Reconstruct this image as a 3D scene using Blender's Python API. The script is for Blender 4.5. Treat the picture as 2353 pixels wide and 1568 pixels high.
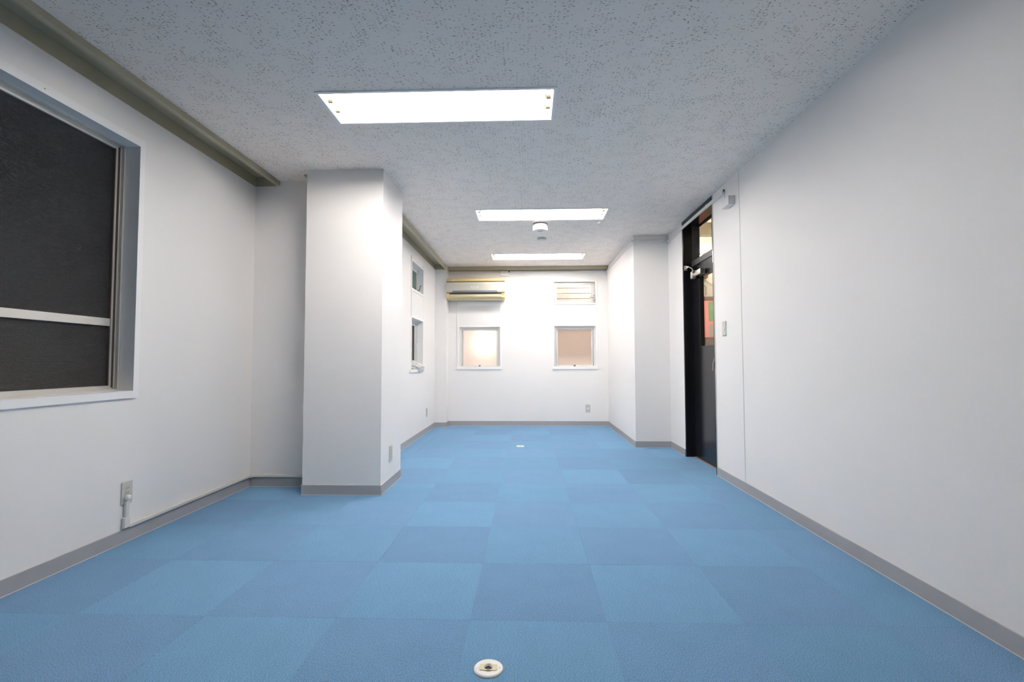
import bpy, bmesh, math, random
from mathutils import Vector, Matrix
random.seed(7)
C = bpy.context.scene.collection
for o in list(bpy.data.objects): bpy.data.objects.remove(o)

# ------------------------------------------------------------------ camera, world, exposure
F_PX, YAW, PITCH, ROLL, EYE = 1114.3167, 0.0329, 0.0432, -0.0022, 0.95
def make_camera():
    cy, sy, cp, sp = math.cos(YAW), math.sin(YAW), math.cos(PITCH), math.sin(PITCH)
    cr, sr = math.cos(ROLL), math.sin(ROLL)
    fw = Vector((-sy*cp, cy*cp, sp)); rt = Vector((cy, sy, 0)); up = rt.cross(fw)
    r = cr*rt + sr*up; u = -sr*rt + cr*up
    cam = bpy.data.cameras.new('camera'); cam.sensor_width = 36; cam.sensor_fit = 'HORIZONTAL'
    cam.lens = F_PX/2353*36; cam.clip_start = .05; cam.clip_end = 60
    o = bpy.data.objects.new('camera', cam); C.objects.link(o)
    m = Matrix(((r.x, u.x, -fw.x), (r.y, u.y, -fw.y), (r.z, u.z, -fw.z))).to_4x4()
    m.translation = (0, 0, EYE); o.matrix_world = m
    bpy.context.scene.camera = o
make_camera()
w = bpy.data.worlds.new('world'); bpy.context.scene.world = w; w.use_nodes = True
w.node_tree.nodes['Background'].inputs[0].default_value = (.62, .72, .66, 1)
w.node_tree.nodes['Background'].inputs[1].default_value = .35
vs = bpy.context.scene.view_settings
vs.view_transform = 'Standard'; vs.look = 'None'; vs.gamma = 1; vs.use_curve_mapping = False
vs.exposure = 1.58
TUBE_POWER = 34.0

# ------------------------------------------------------------------ room measures (metres)
H = 2.372
XL, XR, XL2, XP = -2.138, 1.578, -1.370, -1.196
YJ, YF, YPL, YPI = 3.694, 7.261, 7.079, 5.449       # jog, far wall, pilaster, pier
XPI = 1.189
CX0, CX1, CY0, CY1 = -1.625, -1.057, 3.474, 4.016   # column
DY0, DY1 = 4.14, 4.962                              # door opening
YB = -2.6; T = .17

# ------------------------------------------------------------------ materials
def nt(m):
    m.use_nodes = True; return m.node_tree
def mat(name, col, rough=.5, metal=0., spec=.5, bump=None, var=None, emit=None, trans=None):
    m = bpy.data.materials.new(name); t = nt(m); b = t.nodes['Principled BSDF']
    b.inputs['Base Color'].default_value = (*col, 1); b.inputs['Roughness'].default_value = rough
    b.inputs['Metallic'].default_value = metal; b.inputs['Specular IOR Level'].default_value = spec
    tc = t.nodes.new('ShaderNodeTexCoord')
    if var:                                          # (scale, amount)
        n = t.nodes.new('ShaderNodeTexNoise'); n.inputs['Scale'].default_value = var[0]; n.inputs['Detail'].default_value = 4
        t.links.new(tc.outputs['Object'], n.inputs['Vector'])
        mx = t.nodes.new('ShaderNodeMix'); mx.data_type = 'RGBA'
        mx.inputs[6].default_value = (*[c*(1-var[1]) for c in col], 1); mx.inputs[7].default_value = (*[min(1, c*(1+var[1])) for c in col], 1)
        t.links.new(n.outputs['Fac'], mx.inputs[0]); t.links.new(mx.outputs[2], b.inputs['Base Color'])
    if bump:                                         # (scale, strength, distance)
        n = t.nodes.new('ShaderNodeTexNoise'); n.inputs['Scale'].default_value = bump[0]; n.inputs['Detail'].default_value = 3
        t.links.new(tc.outputs['Object'], n.inputs['Vector'])
        bp = t.nodes.new('ShaderNodeBump'); bp.inputs['Strength'].default_value = bump[1]; bp.inputs['Distance'].default_value = bump[2]
        t.links.new(n.outputs['Fac'], bp.inputs['Height']); t.links.new(bp.outputs['Normal'], b.inputs['Normal'])
    if emit:
        b.inputs['Emission Color'].default_value = (*emit[0], 1); b.inputs['Emission Strength'].default_value = emit[1]
    if trans: b.inputs['Transmission Weight'].default_value = trans
    return m

M = {}
M['wall'] = mat('wallpaper_white', (.85, .832, .818), .62, bump=(330, .30, .0014), var=(3, .012))
M['paint'] = mat('white_satin_paint', (.88, .88, .88), .35)
M['board'] = mat('white_board', (.83, .82, .81), .45)
M['grey_vinyl'] = mat('grey_vinyl', (.36, .36, .375), .45, var=(9, .05))
M['caulk'] = mat('pale_caulk', (.66, .63, .60), .6)
M['olive'] = mat('olive_painted_steel', (.41, .37, .26), .42, var=(5, .10))
M['alu'] = mat('aluminium', (.62, .61, .58), .38, .55, var=(14, .05))
M['alu_white'] = mat('pale_aluminium', (.74, .74, .73), .35, .3)
M['rubber'] = mat('brown_gasket', (.10, .075, .065), .6)
M['plastic'] = mat('ivory_plastic', (.56, .56, .51), .35)
M['plastic_white'] = mat('white_plastic', (.80, .80, .79), .35)
M['raceway'] = mat('raceway_plastic', (.68, .67, .63), .4)
M['raceway_w'] = mat('white_raceway', (.76, .76, .75), .4)
M['slot'] = mat('dark_slot', (.04, .04, .04), .6)
M['black'] = mat('black_door_paint', (.010, .010, .012), .2, spec=.32, bump=(60, .06, .001))
M['dark_grey'] = mat('dark_grey_paint', (.05, .052, .055), .35)
M['silver'] = mat('dull_silver', (.60, .57, .50), .3, .85)
M['latch'] = mat('worn_zinc', (.30, .28, .25), .35, .6)
M['dark_metal'] = mat('dark_metal', (.10, .085, .075), .4, .8)
M['cream'] = mat('cream_lampholder', (.26, .22, .15), .4)
M['reflector'] = mat('white_reflector', (.86, .86, .86), .4)
M['frame_grey'] = mat('lamp_frame_enamel', (.92, .90, .88), .5)
M['ac_yellow'] = mat('aged_yellow_plastic', (.66, .51, .24), .38, var=(6, .06))
M['ac_front'] = mat('satin_grey_panel', (.60, .59, .52), .30, .15)
M['ac_blue'] = mat('smoky_blue_insert', (.19, .22, .26), .25)
M['ac_louver'] = mat('aged_ivory_louver', (.60, .55, .40), .38)
M['ac_dark'] = mat('slot_brown', (.10, .075, .03), .5)
M['logo'] = mat('logo_plate', (.52, .52, .48), .3, .4)
M['siding'] = mat('pink_beige_siding', (.50, .41, .36), .55, var=(18, .22), bump=(40, .4, .004))
M['siding_gap'] = mat('siding_backing', (.12, .07, .045), .7)
M['pink'] = mat('pink_wall', (.80, .30, .25), .5)
M['green'] = mat('green_poster', (.18, .36, .16), .5, var=(20, .1))
M['greyposter'] = mat('grey_poster', (.42, .36, .33), .5)
M['beige'] = mat('corridor_beige', (.50, .45, .37), .6, var=(8, .08))
M['brown'] = mat('corridor_brown', (.16, .10, .06), .6)
M['beam'] = mat('corridor_beam', (.34, .31, .26), .6)
M['stain'] = mat('worn_threshold', (.35, .14, .06), .5)
M['tape'] = mat('beige_floor_insert', (.68, .63, .44), .5)
M['pipe'] = mat('grey_pipe', (.30, .27, .24), .5)
M['window_back'] = mat('dark_backing', (.03, .03, .03), .6)

def emission(name, col, s):
    m = bpy.data.materials.new(name); t = nt(m); t.nodes.clear()
    e = t.nodes.new('ShaderNodeEmission'); e.inputs[0].default_value = (*col, 1); e.inputs[1].default_value = s
    o = t.nodes.new('ShaderNodeOutputMaterial'); t.links.new(e.outputs[0], o.inputs[0]); return m
M['tube'] = emission('fluorescent_glow', (1.0, .925, .86), TUBE_POWER)
M['tube_mid'] = emission('fluorescent_glow_middle', (1.0, .925, .86), TUBE_POWER*.92)
M['tube_far'] = emission('fluorescent_glow_far', (1.0, .925, .86), TUBE_POWER*.62)
M['tube_dim'] = emission('dim_fill_glow', (1.0, .925, .86), TUBE_POWER*.08)  # low fill power for the added light over the camera
M['bulb'] = emission('outdoor_lamp_glow', (1.0, .90, .84), 12)
M['corridor_tube'] = emission('corridor_tube_glow', (1.0, .95, .78), 60)

def frosted(name, col, gl=.25, scale=220, rough=.28, tr=1.):
    m = bpy.data.materials.new(name); t = nt(m); t.nodes.clear(); N = t.nodes.new
    tr_ = N('ShaderNodeBsdfTranslucent'); tr_.inputs[0].default_value = (*col, 1)
    g = N('ShaderNodeBsdfGlossy'); g.inputs[0].default_value = (.8, .8, .8, 1); g.inputs['Roughness'].default_value = rough
    fr = N('ShaderNodeFresnel'); fr.inputs[0].default_value = 1.5
    ge = N('ShaderNodeNewGeometry'); om = N('ShaderNodeMath'); om.operation = 'SUBTRACT'; om.inputs[0].default_value = 1; t.links.new(ge.outputs['Backfacing'], om.inputs[1])
    mu = N('ShaderNodeMath'); mu.operation = 'MULTIPLY'; t.links.new(fr.outputs[0], mu.inputs[0]); t.links.new(om.outputs[0], mu.inputs[1])
    mx = N('ShaderNodeMixShader'); t.links.new(mu.outputs[0], mx.inputs[0]); t.links.new(tr_.outputs[0], mx.inputs[1]); t.links.new(g.outputs[0], mx.inputs[2])
    tc = N('ShaderNodeTexCoord'); n = N('ShaderNodeTexNoise'); n.inputs['Scale'].default_value = scale
    bp = N('ShaderNodeBump'); bp.inputs['Strength'].default_value = .5; bp.inputs['Distance'].default_value = .002
    t.links.new(tc.outputs['Object'], n.inputs['Vector']); t.links.new(n.outputs['Fac'], bp.inputs['Height'])
    t.links.new(bp.outputs[0], g.inputs['Normal'])
    o = N('ShaderNodeOutputMaterial'); t.links.new(mx.outputs[0], o.inputs[0]); return m
M['frost_pink'] = frosted('frosted_pane', (.98, .93, .90))
M['frost_green'] = frosted('figured_green_pane', (.30, .42, .36))
M['frost_grey'] = frosted('figured_grey_pane', (.42, .42, .39))

def clear_glass(name, tint=(1, 1, 1)):
    m = bpy.data.materials.new(name); t = nt(m); t.nodes.clear(); N = t.nodes.new
    a = N('ShaderNodeBsdfTransparent'); a.inputs[0].default_value = (*tint, 1)
    g = N('ShaderNodeBsdfGlossy'); g.inputs['Roughness'].default_value = .03
    fr = N('ShaderNodeFresnel'); fr.inputs[0].default_value = 1.45
    ge = N('ShaderNodeNewGeometry'); om = N('ShaderNodeMath'); om.operation = 'SUBTRACT'; om.inputs[0].default_value = 1; t.links.new(ge.outputs['Backfacing'], om.inputs[1])
    mu = N('ShaderNodeMath'); mu.operation = 'MULTIPLY'; t.links.new(fr.outputs[0], mu.inputs[0]); t.links.new(om.outputs[0], mu.inputs[1])
    mx = N('ShaderNodeMixShader'); t.links.new(mu.outputs[0], mx.inputs[0]); t.links.new(a.outputs[0], mx.inputs[1]); t.links.new(g.outputs[0], mx.inputs[2])
    o = N('ShaderNodeOutputMaterial'); t.links.new(mx.outputs[0], o.inputs[0]); return m
M['glass'] = clear_glass('clear_glass', (.93, .92, .9))

def figured_dark():
    m = bpy.data.materials.new('figured_glass_over_dark'); t = nt(m); b = t.nodes['Principled BSDF']; N = t.nodes.new
    b.inputs['Base Color'].default_value = (.030, .028, .029, 1); b.inputs['Roughness'].default_value = .33
    b.inputs['Specular IOR Level'].default_value = .8
    tc = N('ShaderNodeTexCoord'); mp = N('ShaderNodeMapping'); mp.inputs['Scale'].default_value = (1, 150, 60)
    n = N('ShaderNodeTexNoise'); n.inputs['Scale'].default_value = 1.6; n.inputs['Detail'].default_value = 3
    wv = N('ShaderNodeTexWave'); wv.wave_type = 'BANDS'; wv.bands_direction = 'Z'; wv.inputs['Scale'].default_value = 1.1; wv.inputs['Distortion'].default_value = 3
    ad = N('ShaderNodeMath'); ad.operation = 'ADD'
    t.links.new(tc.outputs['Object'], mp.inputs[0]); t.links.new(mp.outputs[0], n.inputs['Vector'])
    mp2 = N('ShaderNodeMapping'); mp2.inputs['Scale'].default_value = (1, 25, 60)
    t.links.new(tc.outputs['Object'], mp2.inputs[0]); t.links.new(mp2.outputs[0], wv.inputs['Vector'])
    rp = N('ShaderNodeValToRGB'); rp.color_ramp.elements[0].position = .38; rp.color_ramp.elements[0].color = (.026, .024, .026, 1)
    rp.color_ramp.elements[1].position = .68; rp.color_ramp.elements[1].color = (.062, .058, .060, 1)  # light and dark of the glass relief put into the base colour
    t.links.new(n.outputs['Fac'], rp.inputs[0]); t.links.new(rp.outputs[0], b.inputs['Base Color'])
    t.links.new(n.outputs['Fac'], ad.inputs[0]); t.links.new(wv.outputs['Fac'], ad.inputs[1])
    bp = N('ShaderNodeBump'); bp.inputs['Strength'].default_value = .9; bp.inputs['Distance'].default_value = .004
    t.links.new(ad.outputs[0], bp.inputs['Height']); t.links.new(bp.outputs[0], b.inputs['Normal'])
    return m
M['dark_pane'] = figured_dark()

def ceiling_mat():
    m = bpy.data.materials.new('acoustic_ceiling_board'); t = nt(m); b = t.nodes['Principled BSDF']; N = t.nodes.new; L = t.links.new
    b.inputs['Roughness'].default_value = .8; b.inputs['Specular IOR Level'].default_value = .2
    tc = N('ShaderNodeTexCoord')
    nz = N('ShaderNodeTexNoise'); nz.inputs['Scale'].default_value = 55; nz.inputs['Detail'].default_value = 2
    L(tc.outputs['Object'], nz.inputs['Vector'])
    sc = N('ShaderNodeVectorMath'); sc.operation = 'SCALE'; sc.inputs['Scale'].default_value = .012
    sub = N('ShaderNodeVectorMath'); sub.operation = 'SUBTRACT'; sub.inputs[1].default_value = (.5, .5, .5)
    L(nz.outputs['Color'], sub.inputs[0]); L(sub.outputs[0], sc.inputs[0])
    ad = N('ShaderNodeVectorMath'); ad.operation = 'ADD'; L(tc.outputs['Object'], ad.inputs[0]); L(sc.outputs[0], ad.inputs[1])
    # large patches where fissures crowd together
    pn = N('ShaderNodeTexNoise'); pn.inputs['Scale'].default_value = 9; pn.inputs['Detail'].default_value = 1; L(tc.outputs['Object'], pn.inputs['Vector'])
    outs = []
    for (sx, sy, thr, keep) in ((55, 120, .14, .56), (115, 190, .12, .78), (34, 70, .08, .54)):
        mp = N('ShaderNodeMapping'); mp.inputs['Scale'].default_value = (sx, sy, 1); mp.inputs['Location'].default_value = (sx*.37, sy*.11, 0)
        L(ad.outputs[0], mp.inputs[0])
        v = N('ShaderNodeTexVoronoi'); v.voronoi_dimensions = '2D'; v.inputs['Scale'].default_value = 1; L(mp.outputs[0], v.inputs['Vector'])
        sp = N('ShaderNodeSeparateColor'); L(v.outputs['Color'], sp.inputs[0])
        k = N('ShaderNodeMath'); k.operation = 'MULTIPLY_ADD'; k.inputs[1].default_value = 1.5; k.inputs[2].default_value = keep-.75+.14; L(pn.outputs['Fac'], k.inputs[0])
        gt = N('ShaderNodeMath'); gt.operation = 'GREATER_THAN'; L(sp.outputs[0], gt.inputs[0]); L(k.outputs[0], gt.inputs[1])
        sm = N('ShaderNodeMapRange'); sm.interpolation_type = 'SMOOTHSTEP'; sm.inputs['From Min'].default_value = thr; sm.inputs['From Max'].default_value = thr+.16
        sm.inputs['To Min'].default_value = 1; sm.inputs['To Max'].default_value = 0; L(v.outputs['Distance'], sm.inputs['Value'])
        mu = N('ShaderNodeMath'); mu.operation = 'MULTIPLY'; L(gt.outputs[0], mu.inputs[0]); L(sm.outputs[0], mu.inputs[1])
        mu2 = N('ShaderNodeMath'); mu2.operation = 'MULTIPLY'; L(mu.outputs[0], mu2.inputs[0]); L(sp.outputs[1], mu2.inputs[1])
        outs.append(mu2)
    mxm = N('ShaderNodeMath'); mxm.operation = 'MAXIMUM'; L(outs[0].outputs[0], mxm.inputs[0]); L(outs[1].outputs[0], mxm.inputs[1])
    mx2 = N('ShaderNodeMath'); mx2.operation = 'MAXIMUM'; L(mxm.outputs[0], mx2.inputs[0]); L(outs[2].outputs[0], mx2.inputs[1])
    mc = N('ShaderNodeMix'); mc.data_type = 'RGBA'; mc.inputs[6].default_value = (.94, .855, .785, 1); mc.inputs[7].default_value = (.27, .22, .18, 1)
    L(mx2.outputs[0], mc.inputs[0]); L(mc.outputs[2], b.inputs['Base Color'])
    bp = N('ShaderNodeBump'); bp.invert = True; bp.inputs['Strength'].default_value = .5; bp.inputs['Distance'].default_value = .002
    L(mx2.outputs[0], bp.inputs['Height']); L(bp.outputs[0], b.inputs['Normal'])
    return m
M['ceiling'] = ceiling_mat()

def carpet_mat(name, col, stretch, amp, seed):
    m = bpy.data.materials.new(name); t = nt(m); b = t.nodes['Principled BSDF']; N = t.nodes.new; L = t.links.new
    b.inputs['Roughness'].default_value = .95; b.inputs['Specular IOR Level'].default_value = .1
    b.inputs['Sheen Weight'].default_value = .25; b.inputs['Sheen Roughness'].default_value = .5; b.inputs['Sheen Tint'].default_value = (.6, .8, 1, 1)
    tc = N('ShaderNodeTexCoord'); mp = N('ShaderNodeMapping'); mp.inputs['Scale'].default_value = (*stretch, 1); mp.inputs['Location'].default_value = (seed, seed*.7, 0)
    L(tc.outputs['Object'], mp.inputs[0])
    n = N('ShaderNodeTexNoise'); n.inputs['Scale'].default_value = 1; n.inputs['Detail'].default_value = 2; n.inputs['Roughness'].default_value = .65
    L(mp.outputs[0], n.inputs['Vector'])
    n2 = N('ShaderNodeTexNoise'); n2.inputs['Scale'].default_value = 6; n2.inputs['Detail'].default_value = 3; L(tc.outputs['Object'], n2.inputs['Vector'])
    cr = N('ShaderNodeValToRGB'); e = cr.color_ramp.elements
    e[0].position = .34; e[0].color = (*[c*(1-amp) for c in col], 1); e[1].position = .66; e[1].color = (*[min(1, c*(1+amp*.9)) for c in col], 1)
    L(n.outputs['Fac'], cr.inputs[0])
    hv = N('ShaderNodeHueSaturation'); mr = N('ShaderNodeMapRange'); mr.inputs['To Min'].default_value = .93; mr.inputs['To Max'].default_value = 1.07
    oi = N('ShaderNodeObjectInfo'); m2 = N('ShaderNodeMapRange'); m2.inputs['To Min'].default_value = .955; m2.inputs['To Max'].default_value = 1.05; L(oi.outputs['Random'], m2.inputs['Value'])
    mm = N('ShaderNodeMath'); mm.operation = 'MULTIPLY'; L(mr.outputs[0], mm.inputs[0]); L(m2.outputs[0], mm.inputs[1])
    L(n2.outputs['Fac'], mr.inputs['Value']); L(mm.outputs[0], hv.inputs['Value']); L(cr.outputs[0], hv.inputs['Color']); L(hv.outputs[0], b.inputs['Base Color'])
    bp = N('ShaderNodeBump'); bp.inputs['Strength'].default_value = .8; bp.inputs['Distance'].default_value = .003
    L(n.outputs['Fac'], bp.inputs['Height']); L(bp.outputs[0], b.inputs['Normal'])
    return m
M['carpet_a'] = carpet_mat('blue_carpet_crosswise', (.150, .318, .515), (230, 430), .46, 3.1)
M['carpet_b'] = carpet_mat('blue_carpet_lengthwise', (.152, .300, .500), (380, 330), .62, 8.7)

# ------------------------------------------------------------------ mesh helpers
def box(bm, x0, x1, y0, y1, z0, z1, bev=0, seg=1):
    g = bmesh.ops.create_cube(bm, size=1)['verts']
    for v in g:
        v.co = Vector(((x0+x1)/2+v.co.x*(x1-x0), (y0+y1)/2+v.co.y*(y1-y0), (z0+z1)/2+v.co.z*(z1-z0)))
    if bev:
        es = {e for v in g for e in v.link_edges}
        bmesh.ops.bevel(bm, geom=list(es), offset=bev, segments=seg, affect='EDGES', profile=.6)
    return bm
def B(*a, **k): return box(bmesh.new(), *a, **k)
def axmat(axis):
    return {'x': Matrix.Rotation(math.pi/2, 3, 'Y'), 'y': Matrix.Rotation(-math.pi/2, 3, 'X'), 'z': Matrix.Identity(3)}[axis]
def lathe(bm, c, axis, prof, n=32):
    """prof = [(radius, height along axis)...]; closed with caps where radius > 0"""
    R = axmat(axis); c = Vector(c); rings = []
    for r, h in prof:
        if r < 1e-6: rings.append([bm.verts.new(c+R@Vector((0, 0, h)))])
        else: rings.append([bm.verts.new(c+R@Vector((r*math.cos(2*math.pi*i/n), r*math.sin(2*math.pi*i/n), h))) for i in range(n)])
    for a, b in zip(rings, rings[1:]):
        for i in range(n):
            j = (i+1) % n
            if len(a) == 1 and len(b) == 1: break
            if len(a) == 1: bm.faces.new((a[0], b[i], b[j]))
            elif len(b) == 1: bm.faces.new((a[i], a[j], b[0]))
            else: bm.faces.new((a[i], a[j], b[j], b[i]))
    for rg in (rings[0], rings[-1]):
        if len(rg) > 1: bm.faces.new(rg)
    bmesh.ops.recalc_face_normals(bm, faces=bm.faces); return bm
def tube(bm, pts, r, n=8):
    pts = [Vector(p) for p in pts]; rings = []
    for i, p in enumerate(pts):
        d = (pts[min(i+1, len(pts)-1)]-pts[max(i-1, 0)]).normalized()
        a = d.orthogonal().normalized() if i == 0 else (u_-d*u_.dot(d)).normalized()
        u_ = a; b = d.cross(a)
        rings.append([bm.verts.new(p+r*(math.cos(2*math.pi*k/n)*a+math.sin(2*math.pi*k/n)*b)) for k in range(n)])
    for a, b in zip(rings, rings[1:]):
        for i in range(n): bm.faces.new((a[i], a[(i+1) % n], b[(i+1) % n], b[i]))
    bm.faces.new(rings[0][::-1]); bm.faces.new(rings[-1])
    bmesh.ops.recalc_face_normals(bm, faces=bm.faces); return bm
def prism(bm, poly, axis, a, b):
    """poly of (u,v): axis x -> (y,z), y -> (x,z), z -> (x,y)"""
    f = {'x': lambda u, v, w: (w, u, v), 'y': lambda u, v, w: (u, w, v), 'z': lambda u, v, w: (u, v, w)}[axis]
    A = [bm.verts.new(f(u, v, a)) for u, v in poly]; D = [bm.verts.new(f(u, v, b)) for u, v in poly]
    bm.faces.new(A); bm.faces.new(D[::-1]); n = len(poly)
    for i in range(n): bm.faces.new((A[i], A[(i+1) % n], D[(i+1) % n], D[i]))
    bmesh.ops.recalc_face_normals(bm, faces=bm.faces); return bm
def slab(bm, axis, w0, w1, u0, u1, v0, v1, holes=()):
    """solid sheet normal to axis with rectangular holes (u0,u1,v0,v1)"""
    us = sorted({u0, u1, *[h[i] for h in holes for i in (0, 1)]}); us_ = [u for u in us if u0-1e-9 <= u <= u1+1e-9]
    vs_ = [v for v in sorted({v0, v1, *[h[i] for h in holes for i in (2, 3)]}) if v0-1e-9 <= v <= v1+1e-9]
    nu, nv = len(us_)-1, len(vs_)-1
    def solid(i, j):
        if not (0 <= i < nu and 0 <= j < nv): return False
        cu, cv = (us_[i]+us_[i+1])/2, (vs_[j]+vs_[j+1])/2
        return not any(h[0] < cu < h[1] and h[2] < cv < h[3] for h in holes)
    f = {'x': lambda u, v, w: (w, u, v), 'y': lambda u, v, w: (u, w, v), 'z': lambda u, v, w: (u, v, w)}[axis]
    vc = {}
    def V(i, j, k):
        if (i, j, k) not in vc: vc[(i, j, k)] = bm.verts.new(f(us_[i], vs_[j], (w0, w1)[k]))
        return vc[(i, j, k)]
    for i in range(nu):
        for j in range(nv):
            if not solid(i, j): continue
            for k in (0, 1): bm.faces.new((V(i, j, k), V(i+1, j, k), V(i+1, j+1, k), V(i, j+1, k)))
            for (di, dj, a, b) in ((-1, 0, (i, j), (i, j+1)), (1, 0, (i+1, j), (i+1, j+1)), (0, -1, (i, j), (i+1, j)), (0, 1, (i, j+1), (i+1, j+1))):
                if not solid(i+di, j+dj): bm.faces.new((V(*a, 0), V(*b, 0), V(*b, 1), V(*a, 1)))
    bmesh.ops.recalc_face_normals(bm, faces=bm.faces); return bm
def SL(*a, **k): return slab(bmesh.new(), *a, **k)

def wloc(o):
    p = Vector((0, 0, 0))
    while o: p += o.location; o = o.parent
    return p
def obj(name, bm, m, parent=None, label=None, smooth=False):
    me = bpy.data.meshes.new(name); 
    if parent: off = wloc(parent); loc = Vector((0, 0, 0))
    else:
        xs = [v.co for v in bm.verts]; mn = Vector([min(c[i] for c in xs) for i in range(3)]); mx = Vector([max(c[i] for c in xs) for i in range(3)])
        off = Vector(((mn.x+mx.x)/2, (mn.y+mx.y)/2, mn.z)); loc = off
    bmesh.ops.translate(bm, verts=bm.verts, vec=-off)
    bm.to_mesh(me); bm.free(); me.materials.append(m)
    if smooth:
        for p in me.polygons: p.use_smooth = True
        me.set_sharp_from_angle(angle=math.radians(38))
    o = bpy.data.objects.new(name, me); C.objects.link(o); o.location = loc
    if parent: o.parent = parent
    if label: o['label'] = label
    return o
def tag(o, label, cat, group=None):
    o['label'] = label; o['category'] = cat
    if group: o['group'] = group
    return o
def thing(name, label, cat, loc, group=None):
    o = bpy.data.objects.new(name, None); C.objects.link(o); o.location = loc; o.empty_display_size = .1
    return tag(o, label, cat, group)
def struct(name, bm, m, label=None, cat='structure', parent=None):
    o = obj(name, bm, m, parent); o['kind'] = 'structure'
    if label: o['label'] = label
    o['category'] = cat
    return o
def sempty(name, label, cat, loc):
    o = thing(name, label, cat, loc); o['kind'] = 'structure'; return o

# ------------------------------------------------------------------ fixtures' footprints (used by the ceiling holes)
LIGHTS = [(-1.120, .157, .46, .81), (-1.120, .157, 2.452, 2.800), (-.501, .763, 4.446, 4.808), (-.495, .770, 6.302, 6.680)]
FL = .017                                            # flange width
TR1 = (XL, -1.943, YB, YJ); TR2 = (XL2, -1.200, CY1-.2, YPL); TR3 = (XP, XPI, 7.150, YF)

# ------------------------------------------------------------------ setting
floor = struct('floor', B(XL-.1, XR+.25, YB-.1, YF+.1, -.12, -.006), M['siding_gap'],
               'floor covered in mid-blue loop pile carpet tiles laid quarter-turned', 'floor')
# carpet tiles: 0.5 m squares, quarter-turned like a chequerboard
X0, Y0, PX, PY = -.2165, 1.824, .5, .5045
def clip(lo, hi, a, b): return max(lo, a), min(hi, b)
tiles_mesh = {}
for j in range(-9, 11):
    ya, yb = Y0+j*PY, Y0+(j+1)*PY
    ya, yb = clip(YB, YF, ya, yb)
    if yb-ya < .01: continue
    segs = [(ya, yb)]
    if ya < YJ < yb: segs = [(ya, YJ), (YJ, yb)]
    for (sa, sb) in segs:
        for i in range(-5, 5):
            xa, xb = X0+i*PX, X0+(i+1)*PX
            left = XL if sb <= YJ+1e-6 else XL2
            right = XR
            xa, xb = clip(left, right, xa, xb)
            if i == 4: continue
            if i == 3: xb = XR
            if xb-xa < .012 or sb-sa < .012: continue
            cx, cy = (xa+xb)/2, (sa+sb)/2; gx, gy = (xb-xa)/2-.00015, (sb-sa)/2-.00015
            kind = 'a' if (i+j) % 2 else 'b'
            key = (kind, round(gx, 4), round(gy, 4))
            if key not in tiles_mesh:
                bm = bmesh.new(); box(bm, -gx, gx, -gy, gy, -.0055, 0)
                top = [e for e in bm.edges if all(abs(v.co.z) < 1e-6 for v in e.verts)]
                bmesh.ops.bevel(bm, geom=top, offset=.0006, segments=1, affect='EDGES')
                me = bpy.data.meshes.new('carpet_tile'); bm.to_mesh(me); bm.free(); me.materials.append(M['carpet_'+kind]); tiles_mesh[key] = me
            o = bpy.data.objects.new('carpet_tile', tiles_mesh[key]); C.objects.link(o); o.parent = floor
            o.location = Vector((cx, cy, -random.random()*.0004))-floor.location

for (ya, yb) in ((4.168, 4.3445), (4.3465, 4.849), (4.851, 4.937)):
    bm = bmesh.new(); box(bm, XR+.0005, 1.664, ya, yb, -.0055, -.0003)
    o = obj('carpet_tile', bm, M['carpet_a' if ya > 4.34 and yb < 4.9 else 'carpet_b'], floor)
tray_holes = [(a+FL, b-FL, c+FL, d-FL) for a, b, c, d in LIGHTS]
struct('ceiling', SL('z', H, H+.20, XL-.1, XR+.25, YB-.1, YF+.1, holes=tray_holes+[(t[0]-.001, t[1], t[2], t[3]) for t in (TR1, TR2)]+[(TR3[0], TR3[1], TR3[2], TR3[3]+.001)]),
       M['ceiling'], 'low ceiling of pale fissured acoustic board', 'ceiling')

# walls
W1 = (1.30, 2.553, .798, 2.140)                      # near left window: y0,y1,z0,z1 (its near end lies outside the photo)
W1 = (-.15, 2.553, .798, 2.140)
struct('wall_left', SL('x', XL-T, XL, YB, YJ, 0, H+.1, holes=[W1]), M['wall'], 'white papered wall with the big dark window', 'wall')
struct('wall_jog', B(XL, XL2, YJ, YJ+T, 0, H+.1), M['wall'], 'short white wall facing the room behind the column', 'wall')
W2 = (5.650, 6.262, 1.830, 2.153); W3 = (5.645, 6.265, .862, 1.478)
struct('wall_left_rear', SL('x', XL2-T, XL2, YJ+T, YF+T, 0, H+.1, holes=[W2, W3]), M['wall'], 'white left wall beyond the column with two small windows', 'wall')
struct('column', B(CX0, CX1, CY0, CY1, 0, H), M['wall'], 'square white papered column standing at the left', 'column')
struct('pilaster', B(XL2, XP, YPL, YF, 0, H+.1), M['wall'], 'narrow white pilaster in the far left corner', 'pilaster')
W4 = (-1.032, -.418, .880, 1.477); W5 = (.391, 1.010, 1.830, 2.152); W6 = (.391, 1.013, .880, 1.487)
struct('wall_back', SL('y', YF, YF+T, XL2, XR+T, 0, H+.1, holes=[W4, W5, W6]), M['wall'], 'white far wall with three small windows', 'wall')
struct('pier', B(XPI, XR, YPI, YF, 0, H), M['wall'], 'broad white pier in the far right corner', 'pier')
struct('wall_right', SL('x', XR, XR+T, YB, YF, 0, H+.1, holes=[(DY0, DY1, -.1, H+.2)]), M['wall'], 'long plain white papered wall on the right', 'wall')
struct('wall_front', B(XL-.1, XR+.1, YB-.15, YB, 0, H+.1), M['wall'], 'white wall behind the camera', 'wall')

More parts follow.
